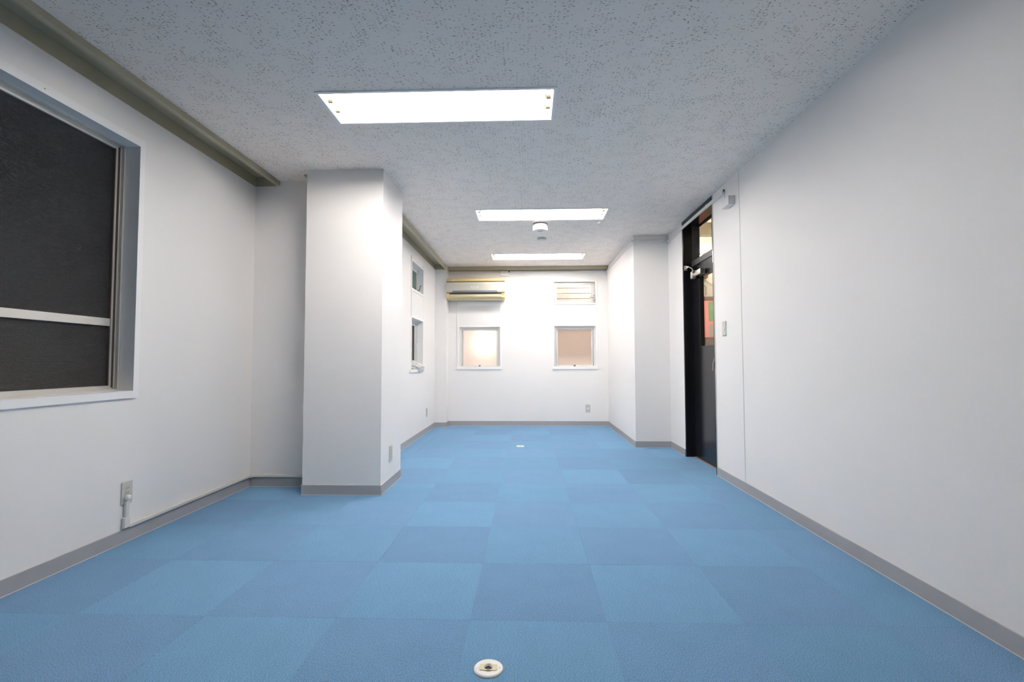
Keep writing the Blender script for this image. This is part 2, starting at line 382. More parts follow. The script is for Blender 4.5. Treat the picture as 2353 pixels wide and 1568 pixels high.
# baseboards, each with a pale bottom line
def baseboard(name, x0, x1, y0, y1, label):
    o = struct(name, B(x0, x1, y0, y1, 0, .0705, bev=.0008), M['grey_vinyl'], label, 'baseboard')
    e = .0012
    obj('edge_line', B(x0-(e if x1-x0 < .02 else 0), x1+(e if x1-x0 < .02 else 0), y0-(e if y1-y0 < .02 else 0), y1+(e if y1-y0 < .02 else 0), 0.0002, .0042), M['caulk'], o, 'pale line along the foot')
b = .006
baseboard('baseboard_left', XL, XL+b, YB, YJ, 'grey vinyl baseboard along the near left wall')
baseboard('baseboard_jog', XL+b, XL2, YJ-b, YJ, 'short grey baseboard behind the column')
baseboard('baseboard_column', CX0-b, CX1+b, CY0-b, CY0, 'grey baseboard on the front of the column')
baseboard('baseboard_column_side', CX1, CX1+b, CY0, CY1, 'grey baseboard on the right side of the column')
baseboard('baseboard_left_rear', XL2, XL2+b, YJ+T, YPL, 'grey baseboard under the two small left windows')
baseboard('baseboard_pilaster', XL2+b, XP+b, YPL-b, YPL, 'tiny grey baseboard on the corner pilaster front')
baseboard('baseboard_pilaster_side', XP, XP+b, YPL, YF, 'grey baseboard on the corner pilaster side')
baseboard('baseboard_back', XP+b, XPI, YF-b, YF, 'grey baseboard along the far wall')
baseboard('baseboard_pier', XPI-b, XPI, YPI, YF-b, 'grey baseboard along the side of the pier')
baseboard('baseboard_pier_front', XPI-b, XR, YPI-b, YPI, 'grey baseboard on the front of the pier')
baseboard('baseboard_right_rear', XR-b, XR, DY1, YPI-b, 'short grey baseboard between door and pier')
baseboard('baseboard_right', XR-b, XR, YB, DY0-.008, 'long grey baseboard along the right wall')

# ceiling troughs (curtain boxes) in olive steel
def trough(name, axis, wall, face, lo, hi, zf, zw, ztop, th, label):
    """axis: running direction; wall/face: coordinates of wall side and of room-side outer face"""
    s = 1 if face > wall else -1
    o = sempty(name, label, 'trough', ((wall+face)/2, (lo+hi)/2, zf) if axis == 'y' else ((lo+hi)/2, (wall+face)/2, zf))
    def bb(a, b2, l, h, z0, z1):
        a, b2 = min(a, b2), max(a, b2)
        return B(a, b2, l, h, z0, z1, bev=.001) if axis == 'y' else B(l, h, a, b2, z0, z1, bev=.001)
    obj('fascia', bb(face-s*th, face+s*.001, lo, hi, zf, ztop+.004), M['olive'], o)
    obj('top_panel', bb(wall, face-s*th, lo, hi, ztop, ztop+.004), M['olive'], o)
    obj('wall_strip', bb(wall, wall+s*.004, lo, hi, zw, ztop), M['olive'], o)
    return o
t1 = trough('trim_1', 'y', XL, -1.943, YB, YJ, 2.338, 2.331, 2.41, .030, 'olive steel ceiling trough above the big left window')
obj('end_plate', B(XL, -1.976, YJ-.004, YJ, 2.334, 2.41), M['olive'], t1)
t2 = trough('trim_2', 'y', XL2, -1.200, CY1-.2, YPL, 2.313, 2.318, 2.392, .020, 'olive steel ceiling trough behind the column')
obj('end_plate', B(XL2, -1.22, YPL-.004, YPL-.0005, 2.317, 2.392), M['olive'], t2)
trough('trim_3', 'x', YF, 7.150, XP, XPI-.002, 2.322, 2.322, 2.40, .025, 'olive steel ceiling trough along the far wall')
tt = struct('trim_4', prism(bmesh.new(), [(-1.690, 3.56), (-1.60, 3.56), (-1.60, 3.66), (-1.70, 3.60)], 'z', H-.006, H), M['olive'], 'small olive metal scrap at the ceiling left of the column', 'trim')
struct('trim_5', B(XR-.002, XR, 3.616, 3.626, 0, H, bev=.0008), M['raceway'], 'thin vertical joint strip on the right wall', 'trim')
struct('trim_6', B(XR-.005, XR+.01, DY0-.008, DY0, 0, H, bev=.001), M['caulk'], 'thin pale corner bead beside the black door frame', 'trim')

# ------------------------------------------------------------------ windows
def rect_frame(axis, w0, w1, u0, u1, v0, v1, t, bev=0):
    tl, tr, tb, tt_ = t if isinstance(t, tuple) else (t,)*4
    return SL(axis, w0, w1, u0, u1, v0, v1, holes=[(u0+tl, u1-tr, v0+tb, v1-tt_)])
# window 1, near left
y0, y1, z0, z1 = W1
w1 = sempty('window_1', 'big window with dark figured panes in the near left wall', 'window', (XL-.05, 1.2, z0))
obj('casing', SL('x', XL-.002, XL+.012, y0-.038, y1+.034, z0-.036, z1+.040, holes=[(y0, y1, z0, z1)]), M['paint'], w1, 'white casing')
rv = bmesh.new()
slab(rv, 'x', XL-.10, XL+.0125, y0, y1, z0, z1, holes=[(y0+.0015, y1-.0015, z0+.0015, z1-.0015)])
obj('reveal', rv, M['paint'], w1)
fr = bmesh.new()
slab(fr, 'x', XL-.125, XL-.066, y0, y1, z0, z1, holes=[(y0+.016, y1-.016, z0+.012, z1-.010)])
slab(fr, 'x', XL-.125, XL-.082, y0+.016, y1-.016, z0+.012, z1-.010, holes=[(y0+.03, y1-.024, z0+.02, z1-.016)])
obj('frame', fr, M['alu'], w1)
sa = bmesh.new(); slab(sa, 'x', XL-.118, XL-.090, y0+.028, y1-.027, z0+.006, z1-.016, holes=[(y0+.05, y1-.042, z0+.031, 1.146), (y0+.05, y1-.042, 1.186, z1-.029)])
obj('sash', sa, M['alu'], w1)
gk = SL('x', XL-.116, XL-.0895, y1-.046, y1-.041, z0+.031, z1-.029); obj('gasket', gk, M['rubber'], w1)
obj('gasket', SL('x', XL-.10, XL-.080, y1-.028, y1-.0245, z0+.012, z1-.012), M['rubber'], w1)
obj('pane', B(XL-.108, XL-.104, y0+.04, y1-.040, 1.18, z1-.02), M['dark_pane'], w1)
obj('pane', B(XL-.108, XL-.104, y0+.04, y1-.040, z0+.02, 1.15), M['dark_pane'], w1)
obj('backing_panel', B(XL-T+.012, XL-T+.02, y0-.0, y1+.0, z0, z1), M['window_back'], w1)  # flat dark backing behind the panes
obj('screw', lathe(bmesh.new(), (XL+.0125, 2.02, 2.160), 'x', [(.0025, -.001), (.0025, .0006)], 8), M['dark_metal'], w1)

# windows 2 and 3 in wall_left_rear
def small_window_x(name, W, label, pane_mat, sill_out):
    y0, y1, z0, z1 = W
    o = sempty(name, label, 'window', (XL2-.05, (y0+y1)/2, z0))
    rv = bmesh.new()
    slab(rv, 'x', XL2-.09, XL2+.0065, y0, y1, z0, z1, holes=[(y0+.0015, y1-.0015, z0+.0015, z1-.0015)])
    obj('reveal', rv, M['paint'], o)
    obj('casing', SL('x', XL2-.001, XL2+.006, y0-.032, y1+.012, z0-.03, z1+.028, holes=[(y0, y1, z0, z1)]), M['paint'], o)
    if sill_out: obj('sill', B(XL2-.001, XL2+.016, y0-.088, y1+.034, z0-.034, z0-.0005, bev=.002), M['paint'], o)
    return o
w2 = small_window_x('window_2', W2, 'upper small window in the left wall, green pane slightly open', M['frost_green'], False)
y0, y1, z0, z1 = W2
obj('frame', SL('x', XL2-.115, XL2-.066, y0, y1, z0, z1, holes=[(y0+.014, y1-.014, z0+.014, z1-.014)]), M['alu_white'], w2)
obj('sash', SL('x', XL2-.100, XL2-.074, y0+.012, y1-.012, z0+.010, z1-.014, holes=[(y0+.03, y1-.030, z0+.030, z1-.046)]), M['alu_white'], w2)
obj('pane', B(XL2-.090, XL2-.086, y0+.026, y1-.026, z0+.026, z1-.042), M['frost_green'], w2)
lt = bmesh.new(); box(lt, XL2-.078, XL2-.05, y1-.17, y1-.11, z0+.002, z0+.035, bev=.003); tube(lt, [(XL2-.055, y1-.13, z0+.02), (XL2-.02, y1-.10, z0+.045), (XL2-.015, y1-.09, z0+.10), (XL2-.012, y1-.03, z0+.105)], .005)
obj('latch', lt, M['dark_metal'], w2, 'dark latch with a bent lever', True)
w3 = small_window_x('window_3', W3, 'lower small window in the left wall with a plastic bag on its sill', M['frost_grey'], True)
y0, y1, z0, z1 = W3
obj('frame', SL('x', XL2-.125, XL2-.064, y0, y1, z0, z1, holes=[(y0+.03, y1-.03, z0+.02, z1-.032)]), M['alu_white'], w3)
obj('frame', SL('x', XL2-.105, XL2-.080, y0+.028, y1-.028, z0+.018, z1-.03, holes=[(y0+.09, y1-.13, z0+.045, z1-.065)]), M['alu_white'], w3)
obj('gasket', SL('x', XL2-.106, XL2-.079, y1-.135, y1-.127, z0+.045, z1-.065), M['rubber'], w3)
obj('gasket', SL('x', XL2-.082, XL2-.0785, y1-.075, y1-.069, z0+.02, z1-.032), M['rubber'], w3)
obj('pane', B(XL2-.098, XL2-.094, y0+.08, y1-.12, z0+.04, z1-.06), M['frost_grey'], w3)
obj('bolt', lathe(bmesh.new(), (XL2-.0635, y1-.012, z1-.05), 'x', [(.004, -.002), (.004, .002)], 10), M['dark_metal'], w3)
obj('bolt', lathe(bmesh.new(), (XL2-.0635, y1-.012, 1.215), 'x', [(.004, -.002), (.004, .002)], 10), M['dark_metal'], w3)
# casing board between them
wl = bpy.data.objects['wall_left_rear']
obj('casing_board', B(XL2-.001, XL2+.003, W2[0]-.002, W2[1]+.002, W3[3]+.022, W2[2]-.034, bev=.0008), M['board'], wl)
for yy in (W2[0]-.034, W2[1]+.008):
    obj('casing_strip', B(XL2-.001, XL2+.0045, yy-.004, yy+.003, W3[3], W2[3]+.055), M['caulk' if yy < 6 else 'paint'], wl)

def small_window_y(name, W, label, pane_mat, gl, hopper=False):
    """gl: glass rectangle x0,x1,z0,z1 as seen"""
    x0, x1, z0, z1 = W
    o = sempty(name, label, 'window', ((x0+x1)/2, YF+.05, z0))
    rv = bmesh.new()
    slab(rv, 'y', YF-.0065, YF+.07, x0, x1, z0, z1, holes=[(x0+.0015, x1-.0015, z0+.0015, z1-.0015)])
    obj('reveal', rv, M['paint'], o)
    d = .030 if not hopper else .035
    gx0, gx1, gz0, gz1 = gl
    fr = bmesh.new()
    slab(fr, 'y', YF+d, YF+.12, x0, x1, z0, z1, holes=[(x0+.018, x1-.018, z0+.010, z1-.014)])
    slab(fr, 'y', YF+d+.014, YF+.12, x0+.018, x1-.018, z0+.010, z1-.014, holes=[(x0+.034, x1-.034, z0+.012, z1-.028)])
    obj('frame', fr, M['alu_white'], o)
    obj('sash', SL('y', YF+d+.020, YF+.10, max(x0+.032, gx0-.02), min(x1-.032, gx1+.02), z0+.004, min(z1-.02, gz1+.016), holes=[gl]), M['alu_white'], o)
    obj('gasket', rect_frame('y', YF+d+.030, YF+d+.036, gx0-.001, gx1+.001, gz0-.001, gz1+.001, .003), M['frame_grey'], o)
    obj('pane', B(gx0-.008, gx1+.008, YF+d+.036, YF+d+.040, gz0-.008, gz1+.008), pane_mat, o)
    return o
def cam_latch(o, x, z, y):
    bm = bmesh.new(); box(bm, x-.017, x+.017, y-.020, y+.012, z-.022, z+.016, bev=.004)
    lathe(bm, (x+.006, y-.020, z), 'y', [(.011, -.012), (.011, 0)], 14)
    obj('latch', bm, M['latch'], o, 'small silver latch', True)
    l = bmesh.new(); prism(l, [(x+.008, z+.010), (x+.10, z+.004), (x+.10, z-.001), (x+.008, z-.006)], 'y', y-.034, y-.026)
    obj('lever', l, M['frame_grey'], o)
w4 = small_window_y('window_4', W4, 'frosted window glowing bright under the air conditioner', M['frost_pink'], (-.968, -.474, .896, 1.430))
cam_latch(w4, -.722, .888, YF+.028)
w6 = small_window_y('window_6', W6, 'frosted pink window low on the right of the far wall', M['frost_pink'], (.448, .954, .902, 1.438))
cam_latch(w6, .700, .890, YF+.028)
# window 5: clear hopper window with lever handle on the right
x0, x1, z0, z1 = W5
w5 = sempty('window_5', 'small clear window high on the right of the far wall, boards outside', 'window', ((x0+x1)/2, YF+.05, z0))
rv = bmesh.new()
slab(rv, 'y', YF-.0065, YF+.07, x0, x1, z0, z1, holes=[(x0+.0015, x1-.0015, z0+.0015, z1-.0015)])
obj('reveal', rv, M['paint'], w5)
obj('frame', SL('y', YF+.050, YF+.12, x0, x1, z0, z1, holes=[(x0+.012, x1-.012, z0+.010, z1-.010)]), M['alu_white'], w5)
obj('sash', SL('y', YF+.028, YF+.055, x0+.008, x1-.022, z0+.006, z1-.016, holes=[(.436, .952, 1.866, 2.106)]), M['alu_white'], w5)
for cx_ in (x0+.022, x1-.036):
    for cz_ in (z0+.018, z1-.030):
        obj('corner_cap', B(cx_-.010, cx_+.010, YF+.0265, YF+.030, cz_-.010, cz_+.010, bev=.001), M['tape'], w5)
obj('pane', B(.430, .958, YF+.040, YF+.044, 1.860, 2.112), M['glass'], w5)
hb = bmesh.new()
prism(hb, [(.992+.012*math.cos(a), 1.905+.052*math.sin(a)) for a in [i*math.pi/10 for i in range(20)]], 'y', YF+.004, YF+.028)
obj('handle_plate', hb, M['latch'], w5, None, True)
obj('handle_plate', prism(bmesh.new(), [(.992+.006*math.cos(a), 1.905+.034*math.sin(a)) for a in [i*math.pi/10 for i in range(20)]], 'y', YF+.001, YF+.004), M['alu_white'], w5)
obj('lever', tube(bmesh.new(), [(.992, YF+.006, 1.905), (.985, YF-.004, 1.908), (.915, YF-.006, 1.922)], .005), M['latch'], w5, None, True)

# casings around both far stacks and the boards between
wb = bpy.data.objects['wall_back']
def yb(x0, x1, z0, z1, d=.006, m='paint', name='casing_strip', bev=.0008): return obj(name, B(x0, x1, YF-d, YF+.001, z0, z1, bev=bev), M[m], wb)
# left stack
yb(-1.066, -1.032, .858, 1.862); yb(-.418, -.393, .858, 1.862)
yb(-1.032, -.418, 1.477, 1.505); yb(-1.032, -.418, 1.795, 1.862)
yb(-1.028, -.422, 1.509, 1.791, .0025, 'board', 'casing_board')
yb(-1.068, -.391, .838, .879, .014, 'paint', 'sill', .002)
# right stack
yb(.374, .391, .858, 2.175); yb(1.013, 1.039, .858, 2.175)
yb(.391, 1.013, 2.152, 2.172); yb(.391, 1.013, 1.487, 1.512)
yb(.391, 1.013, 1.807, 1.829, .010)
yb(.395, 1.009, 1.516, 1.803, .0025, 'board', 'casing_board')
yb(.366, 1.044, .838, .879, .014, 'paint', 'sill', .002)
obj('casing_board_edge', B(-1.0665, -1.064, YF-.0085, YF, .86, 1.86), M['caulk'], wb)
for zz in ((-1.030, -.420, 1.506, 1.508), (-1.030, -.420, 1.792, 1.794), (.393, 1.011, 1.513, 1.515), (.393, 1.011, 1.804, 1.806)):
    obj('casing_joint', B(zz[0], zz[1], YF-.003, YF, zz[2], zz[3]), M['frame_grey'], wb)

# ------------------------------------------------------------------ door in the right wall
d1 = sempty('door_1', 'black framed door with a tall glass pane and a transom, right wall', 'door', (XR+.1, 4.55, 0))
jb = bmesh.new(); box(jb, XR-.001, XR+.165, 4.937, DY1, 0, H, bev=.0015); box(jb, XR+.02, XR+.026, 4.931, 4.937, 0, 2.10)
obj('jamb', jb, M['black'], d1)
jb = bmesh.new(); box(jb, XR-.001, XR+.165, DY0, 4.168, 0, H, bev=.0015); obj('jamb', jb, M['black'], d1)
obj('head', B(XR-.001, XR+.165, 4.168, 4.937, 2.325, H, bev=.0015), M['black'], d1)
obj('transom_bar', B(1.660, XR+.165, 4.168, 4.937, 1.907, 1.965, bev=.002), M['dark_grey'], d1)
obj('transom_pane', B(1.736, 1.741, 4.168, 4.937, 1.96, 2.33), M['glass'], d1)
tf = SL('x', 1.7345, 1.7425, 4.168, 4.937, 1.965, 2.325, holes=[(4.18, 4.925, 1.977, 2.31)]); obj('transom_bead', tf, M['dark_grey'], d1)
obj('jamb_lining', B(1.668, 1.7345, 4.931, 4.937, 1.965, 2.325), M['dark_grey'], d1)
lf = SL('x', 1.667, 1.703, 4.170, 4.935, .012, 1.902, holes=[(4.385, 4.724, 1.095, 1.768)]); leaf = obj('leaf', lf, M['black'], d1)
obj('glass_bead', SL('x', 1.664, 1.670, 4.377, 4.732, 1.087, 1.776, holes=[(4.389, 4.720, 1.099, 1.764)]), M['black'], leaf)
obj('pane', B(1.684, 1.688, 4.38, 4.73, 1.09, 1.773), M['glass'], leaf)
obj('threshold', B(1.662, 1.72, 4.168, 4.937, -.003, .006), M['stain'], d1, 'worn brown strip under the leaf')
cb = bmesh.new(); box(cb, 1.612, 1.662, 4.56, 4.70, 1.775, 1.825, bev=.006, seg=2)
lathe(cb, (1.637, 4.73, 1.80), 'y', [(.018, -.03), (.020, 0), (.020, .045)], 16)
box(cb, 1.610, 1.650, 4.775, 4.83, 1.765, 1.835, bev=.005)
cl = obj('closer', cb, M['silver'], d1, 'silver door closer', True)
am = bmesh.new(); tube(am, [(1.63, 4.80, 1.838), (1.63, 4.83, 1.87), (1.62, 4.905, 1.905), (1.60, 4.925, 1.91)], .006); tube(am, [(1.62, 4.905, 1.905), (1.595, 4.93, 1.885)], .007)
box(am, 1.585, 1.615, 4.925, 4.937, 1.87, 1.92, bev=.002); box(am, 1.62, 1.645, 4.78, 4.82, 1.835, 1.848, bev=.002)
obj('closer_arm', am, M['silver'], cl, None, True)
hd = bmesh.new(); box(hd, 1.655, 1.667, 4.205, 4.235, .93, 1.10, bev=.003); lathe(hd, (1.655, 4.22, .985), 'x', [(.009, -.045), (.009, 0)], 12)
hnd = obj('handle', hd, M['silver'], d1, 'silver handle plate', True)
obj('lever', tube(bmesh.new(), [(1.612, 4.22, .985), (1.608, 4.24, .975), (1.606, 4.262, .93), (1.606, 4.268, .872)], .0065), M['silver'], hnd, None, True)
obj('white_strip', B(XR-.002, XR+.0, 4.144, 4.160, 1.796, 1.892, bev=.0005), M['plastic_white'], d1, 'white strip on the near jamb')  # thin white strip on the room face of the jamb

# ------------------------------------------------------------------ corridor seen through the door glass
YC = 7.0
cw = struct('wall_corridor', B(XR+T, 3.4, YC, YC+.1, 0, 2.95), M['beige'], 'beige corridor wall seen through the door glass', 'wall')
obj('painted_panel', B(1.9, 3.0, YC-.012, YC, 1.292, 1.829), M['pink'], cw, 'pink panel')
obj('shelf', B(1.9, 3.0, YC-.05, YC, 1.20, 1.285), M['brown'], cw, 'brown ledge')
obj('rail', B(1.9, 3.0, YC-.03, YC, 1.832, 1.875), M['brown'], cw)
obj('moulding', B(1.8, 3.2, YC-.03, YC, 2.73, 2.775), M['beam'], cw)
struct('wall_corridor_side', B(3.2, 3.3, 3.5, YC, 0, 3.05), M['beige'], 'outer corridor wall beyond the door', 'wall')
cc = struct('ceiling_corridor', B(XR+T, 3.3, 3.5, YC, 2.95, 3.05), M['beam'], 'corridor ceiling seen through the transom', 'ceiling')
for x in (2.05, 2.35, 2.65, 2.95):
    obj('beam', B(x, x+.07, 3.5, YC, 2.88, 2.95), M['brown' if x in (2.35,) else 'beige'], cc)
struct('floor_corridor', B(XR+T, 3.3, 3.5, YC, -.1, 0), M['beam'], 'corridor floor', 'floor')
struct('wall_corridor_near', B(XR+T, 3.3, 3.4, 3.5, 0, 3.05), M['beige'], 'near end wall of the corridor', 'wall')
tag(obj('green_notice', B(2.579, 2.80, YC-.016, YC-.012, 1.529, 1.804), M['green']), 'green notice on the pink corridor panel behind the door glass', 'notice')
tag(obj('grey_notice', B(2.591, 2.80, YC-.016, YC-.012, 1.30, 1.479), M['greyposter']), 'grey-brown notice below the green one in the corridor', 'notice')
p = bmesh.new(); tube(p, [(2.2, YC-.03, 2.05), (2.52, YC-.03, 2.04), (2.545, YC-.03, 2.02), (2.545, YC-.03, 1.90)], .010)
tag(obj('pipe', p, M['pipe'], smooth=True), 'dark bent pipe on the corridor wall above the pink panel', 'pipe')
p = bmesh.new(); tube(p, [(2.50, YC-.03, 2.15), (2.56, YC-.03, 2.09), (2.62, YC-.03, 2.05), (2.75, YC-.03, 2.04)], .007)
tag(obj('cable', p, M['pipe'], smooth=True), 'drooping grey cable on the corridor wall', 'cable')
tag(obj('meter_box', B(2.44, 2.56, YC-.08, YC, 2.14, 2.26, bev=.004), M['brown']), 'brown box high on the corridor wall', 'box')
ct = thing('corridor_lamp', 'lit tube lamp on the corridor wall behind the transom bar', 'lamp', (2.5, YC-.05, 2.42))
obj('tube', lathe(bmesh.new(), (2.15, YC-.06, 2.45), 'x', [(.015, 0), (.015, .7)], 14), M['corridor_tube'], ct, None, True)
obj('batten', B(2.12, 2.88, YC-.035, YC, 2.43, 2.48, bev=.003), M['plastic_white'], ct)

cl_ = bpy.data.lights.new('corridor_fill', 'AREA'); cl_.energy = 13; cl_.size = .5; cl_.color = (1, .95, .86)  # area light added to brighten the corridor view
co_ = bpy.data.objects.new('corridor_fill', cl_); C.objects.link(co_); co_.location = (2.45, 5.7, 2.86)
# ------------------------------------------------------------------ outside the far windows
YN = 8.0
nw = struct('wall_neighbour', B(-1.9, 2.2, YN+.02, YN+.12, -.2, 3.2), M['siding_gap'], 'neighbouring wall outside clad in pink-beige boards', 'wall')
for k in range(20):
    zz = 1.02+k*.0885
    bm = prism(bmesh.new(), [(YN+.02, zz), (YN+.001, zz), (YN-.001, zz+.004), (YN+.003, zz+.085), (YN+.02, zz+.085)], 'x', -1.85, 2.15)
    o = obj('siding_board', bm, M['siding'], nw)
lo = bmesh.new(); box(lo, -1.85, 2.15, YN, YN+.02, -.1, 1.015); obj('render_base', lo, M['siding'], nw)
ol = thing('outdoor_lamp', 'round lamp glowing outside the left frosted window', 'lamp', (-.66, YN, 1.2))
obj('globe', lathe(bmesh.new(), (-.655, 7.60, 1.225), 'z', [(0, -.06), (.035, -.05), (.055, -.02), (.055, .02), (.035, .05), (0, .06)], 24), M['bulb'], ol, None, True)
obj('bracket', tube(bmesh.new(), [(-.655, 7.60, 1.165), (-.655, 7.60, 1.12), (-.655, YN, 1.10)], .012), M['dark_metal'], ol)
ol2 = bpy.data.lights.new('yard_fill', 'AREA'); ol2.energy = 30; ol2.size = .5; ol2.color = (1, .95, .93)  # area light added outside, aimed to brighten boards and right frosted pane
yl = bpy.data.objects.new('yard_fill', ol2); C.objects.link(yl); yl.location = (1.1, 7.55, 3.0); yl.rotation_euler = (math.radians(-26), 0, 0)

# ------------------------------------------------------------------ ceiling lights
def ceiling_light(L_, label, glow='tube'):
    x0, x1, y0, y1 = L_; cx, cy = (x0+x1)/2, (y0+y1)/2
    t = thing('ceiling_light', label, 'ceiling light', (cx, cy, H), 'recessed twin-tube ceiling lights')
    obj('frame', SL('z', H-.006, H+.001, x0, x1, y0, y1, holes=[(x0+FL, x1-FL, y0+FL, y1-FL)]), M['frame_grey'], t)
    a, b_, c, d = x0+FL, x1-FL, y0+FL, y1-FL
    bm = bmesh.new(); zt = H+.095
    slab(bm, 'z', H, zt, a, b_, c, d, holes=[(a+.002, b_-.002, c+.002, d-.002)]); box(bm, a, b_, c, d, zt, zt+.003)
    # sloping inner reflector wings
    for s, yy in ((1, c+.002), (-1, d-.002)):
        v = [bm.verts.new(q) for q in ((a+.004, yy, H+.002), (b_-.004, yy, H+.002), (b_-.004, yy+s*.05, zt-.002), (a+.004, yy+s*.05, zt-.002))]; bm.faces.new(v)
    obj('reflector', bm, M['reflector'], t)
    for s in (-1, 1):
        ty = cy-.052 if s < 0 else cy+.052; tz = H+.032
        tb = obj('tube', lathe(bmesh.new(), (a+.043, ty, tz), 'x', [(.0155, 0), (.0155, (b_-a)-.086)], 20), M[glow], t, 'lit fluorescent tube', True)
        for e, xx in ((1, a+.012), (-1, b_-.012)):
            pr = [(ty-.018, H+.09), (ty-.018, tz-.012)]+[(ty+.018*math.sin(q), tz-.012-.016*math.cos(q)) for q in [i*math.pi/8-math.pi/2+math.pi/16 for i in range(8)]]+[(ty+.018, tz-.012), (ty+.018, H+.09)]
            obj('lampholder', prism(bmesh.new(), pr, 'x', min(xx, xx+e*.024), max(xx, xx+e*.024)), M['cream'], t)
            obj('end_cap', lathe(bmesh.new(), (min(xx+e*.024, xx+e*.032), ty, tz), 'x', [(.0162, 0), (.0162, .008)], 20), M['silver'], t, None, True)
    return t
ceiling_light((-1.120, .157, .46, .81), 'dim fill light added above the camera out of view, built as a recessed tube light', 'tube_dim')  # unseen fitting added to give the near walls some light
ceiling_light(LIGHTS[1], 'nearest and largest looking of the three recessed tube lights in view')
ceiling_light(LIGHTS[2], 'middle recessed tube light, just in front of the round white ceiling lamp', 'tube_mid')
ceiling_light(LIGHTS[3], 'farthest recessed tube light, closest to the air conditioner', 'tube_far')

# small ceiling fittings
e1 = thing('emergency_light', 'white drum shaped emergency light on the ceiling between the tube lights', 'emergency light', (.130, 4.950, H-.077))
obj('housing', lathe(bmesh.new(), (.130, 4.950, H-.077), 'z', [(.066, 0), (.0745, .004), (.0775, .014), (.0765, .060), (.070, .070), (.070, .077)], 48), M['plastic_white'], e1, None, True)
obj('gap_ring', lathe(bmesh.new(), (.130, 4.950, H-.005), 'z', [(.074, 0), (.074, .005)], 40), M['dark_grey'], e1, None, True)
obj('lens', lathe(bmesh.new(), (.130, 4.950, H-.083), 'z', [(.010, 0), (.014, .003), (.018, .0062)], 20), M['alu'], e1, None, True)
obj('test_button', lathe(bmesh.new(), (.152, 4.938, H-.080), 'z', [(.004, 0), (.005, .0035)], 12), M['dark_metal'], e1, None, True)
obj('indicator', lathe(bmesh.new(), (.112, 4.955, H-.080), 'z', [(.004, 0), (.005, .0035)], 12), M['slot'], e1, None, True)
e2 = thing('smoke_detector', 'small round grey-white detector on the ceiling behind the emergency light', 'detector', (.164, 5.53, H-.034))
obj('base', lathe(bmesh.new(), (.164, 5.53, H-.014), 'z', [(.050, 0), (.052, .004), (.052, .014)], 40), M['plastic'], e2, None, True)
obj('sensor', lathe(bmesh.new(), (.164, 5.53, H-.034), 'z', [(.026, 0), (.038, .005), (.045, .012), (.046, .021)], 40), M['plastic_white'], e2, None, True)
obj('indicator', lathe(bmesh.new(), (.160, 5.483, H-.010), 'y', [(.003, 0), (.003, .004)], 10), M['slot'], e2)
hk = [( .718+.010*math.cos(a), 4.853, H-.016+.010*math.sin(a)) for a in [math.pi/2+i*math.pi/9 for i in range(17)]]
bm = bmesh.new(); tube(bm, [(.718, 4.853, H)]+hk, .0022); tag(obj('ceiling_hook', bm, M['plastic_white'], smooth=True), 'tiny white ring hook under the right end of the middle tube light', 'hook')

# ------------------------------------------------------------------ air conditioner
AX0, AX1, AY = -1.195, -.338, 7.045
ac = thing('air_conditioner', 'yellowed wall mounted air conditioner at the top left of the far wall', 'air conditioner', ((AX0+AX1)/2, YF, 1.87))
obj('body', B(AX0+.004, AX1-.004, AY+.02, YF-.004, 1.878, 2.176, bev=.008, seg=2), M['ac_yellow'], ac, 'yellowed casing')
bm = prism(bmesh.new(), [(AY+.012, 2.132), (AY+.0, 2.140), (AY+.008, 2.172), (AY+.03, 2.182), (AY+.03, 2.132)], 'x', AX0, AX1); obj('top_band', bm, M['ac_yellow'], ac, 'yellowed top band')
obj('band_shadow_gap', B(AX0+.002, AX1-.002, AY+.008, AY+.03, 2.122, 2.133), M['ac_dark'], ac)
bm = prism(bmesh.new(), [(AY+.006, 1.972), (AY-.004, 2.00), (AY-.004, 2.09), (AY+.004, 2.122), (AY+.03, 2.122), (AY+.03, 1.972)], 'x', AX0-.003, AX1+.003); obj('front_panel', bm, M['ac_front'], ac, 'pale satin front panel')
bm = prism(bmesh.new(), [(-1.112, 1.969), (-1.098, 1.996), (-.460, 1.996), (-.434, 1.969)], 'y', AY-.0075, AY+.004); obj('trim_insert', bm, M['ac_blue'], ac, 'smoky blue trim strip')
bm = bmesh.new(); prism(bm, [(-.826, 2.037), (-.829, 2.049), (-.826, 2.060), (-.727, 2.060), (-.724, 2.049), (-.727, 2.037)], 'y', AY-.0065, AY-.003); lg = obj('badge', bm, M['frame_grey'], ac, 'small oblong badge with no readable name')
obj('badge_inlay', B(-.820, -.733, AY-.0075, AY-.006, 2.042, 2.055, bev=.0005), M['logo'], lg)
obj('outlet_slot', B(AX0+.004, AX1-.004, AY+.014, AY+.03, 1.938, 1.972), M['ac_dark'], ac)
bm = prism(bmesh.new(), [(AY+.012, 1.892), (AY-.002, 1.905), (AY+.0, 1.925), (AY+.010, 1.943), (AY+.026, 1.943), (AY+.026, 1.892)], 'x', AX0+.044, AX1-.044); obj('louver', bm, M['ac_louver'], ac, 'ivory air louver')
obj('louver_rib', B(AX0+.046, AX1-.046, AY-.005, AY+.002, 1.912, 1.915), M['ac_yellow'], ac)
for a, b_ in ((AX0, AX0+.042), (AX1-.042, AX1)):
    bm = prism(bmesh.new(), [(AY+.016, 1.878), (AY+.002, 1.895), (AY+.002, 1.955), (AY+.012, 1.962), (AY+.05, 1.962), (AY+.05, 1.872)], 'x', a, b_); obj('end_cheek', bm, M['ac_yellow'], ac)
obj('display', B(AX1-.036, AX1-.010, AY-.0005, AY+.004, 1.935, 1.943), M['ac_dark'], ac)
obj('sticker', B(-1.112, -1.078, AY-.001, AY+.006, 2.146, 2.160), M['plastic_white'], ac, 'small white sticker')
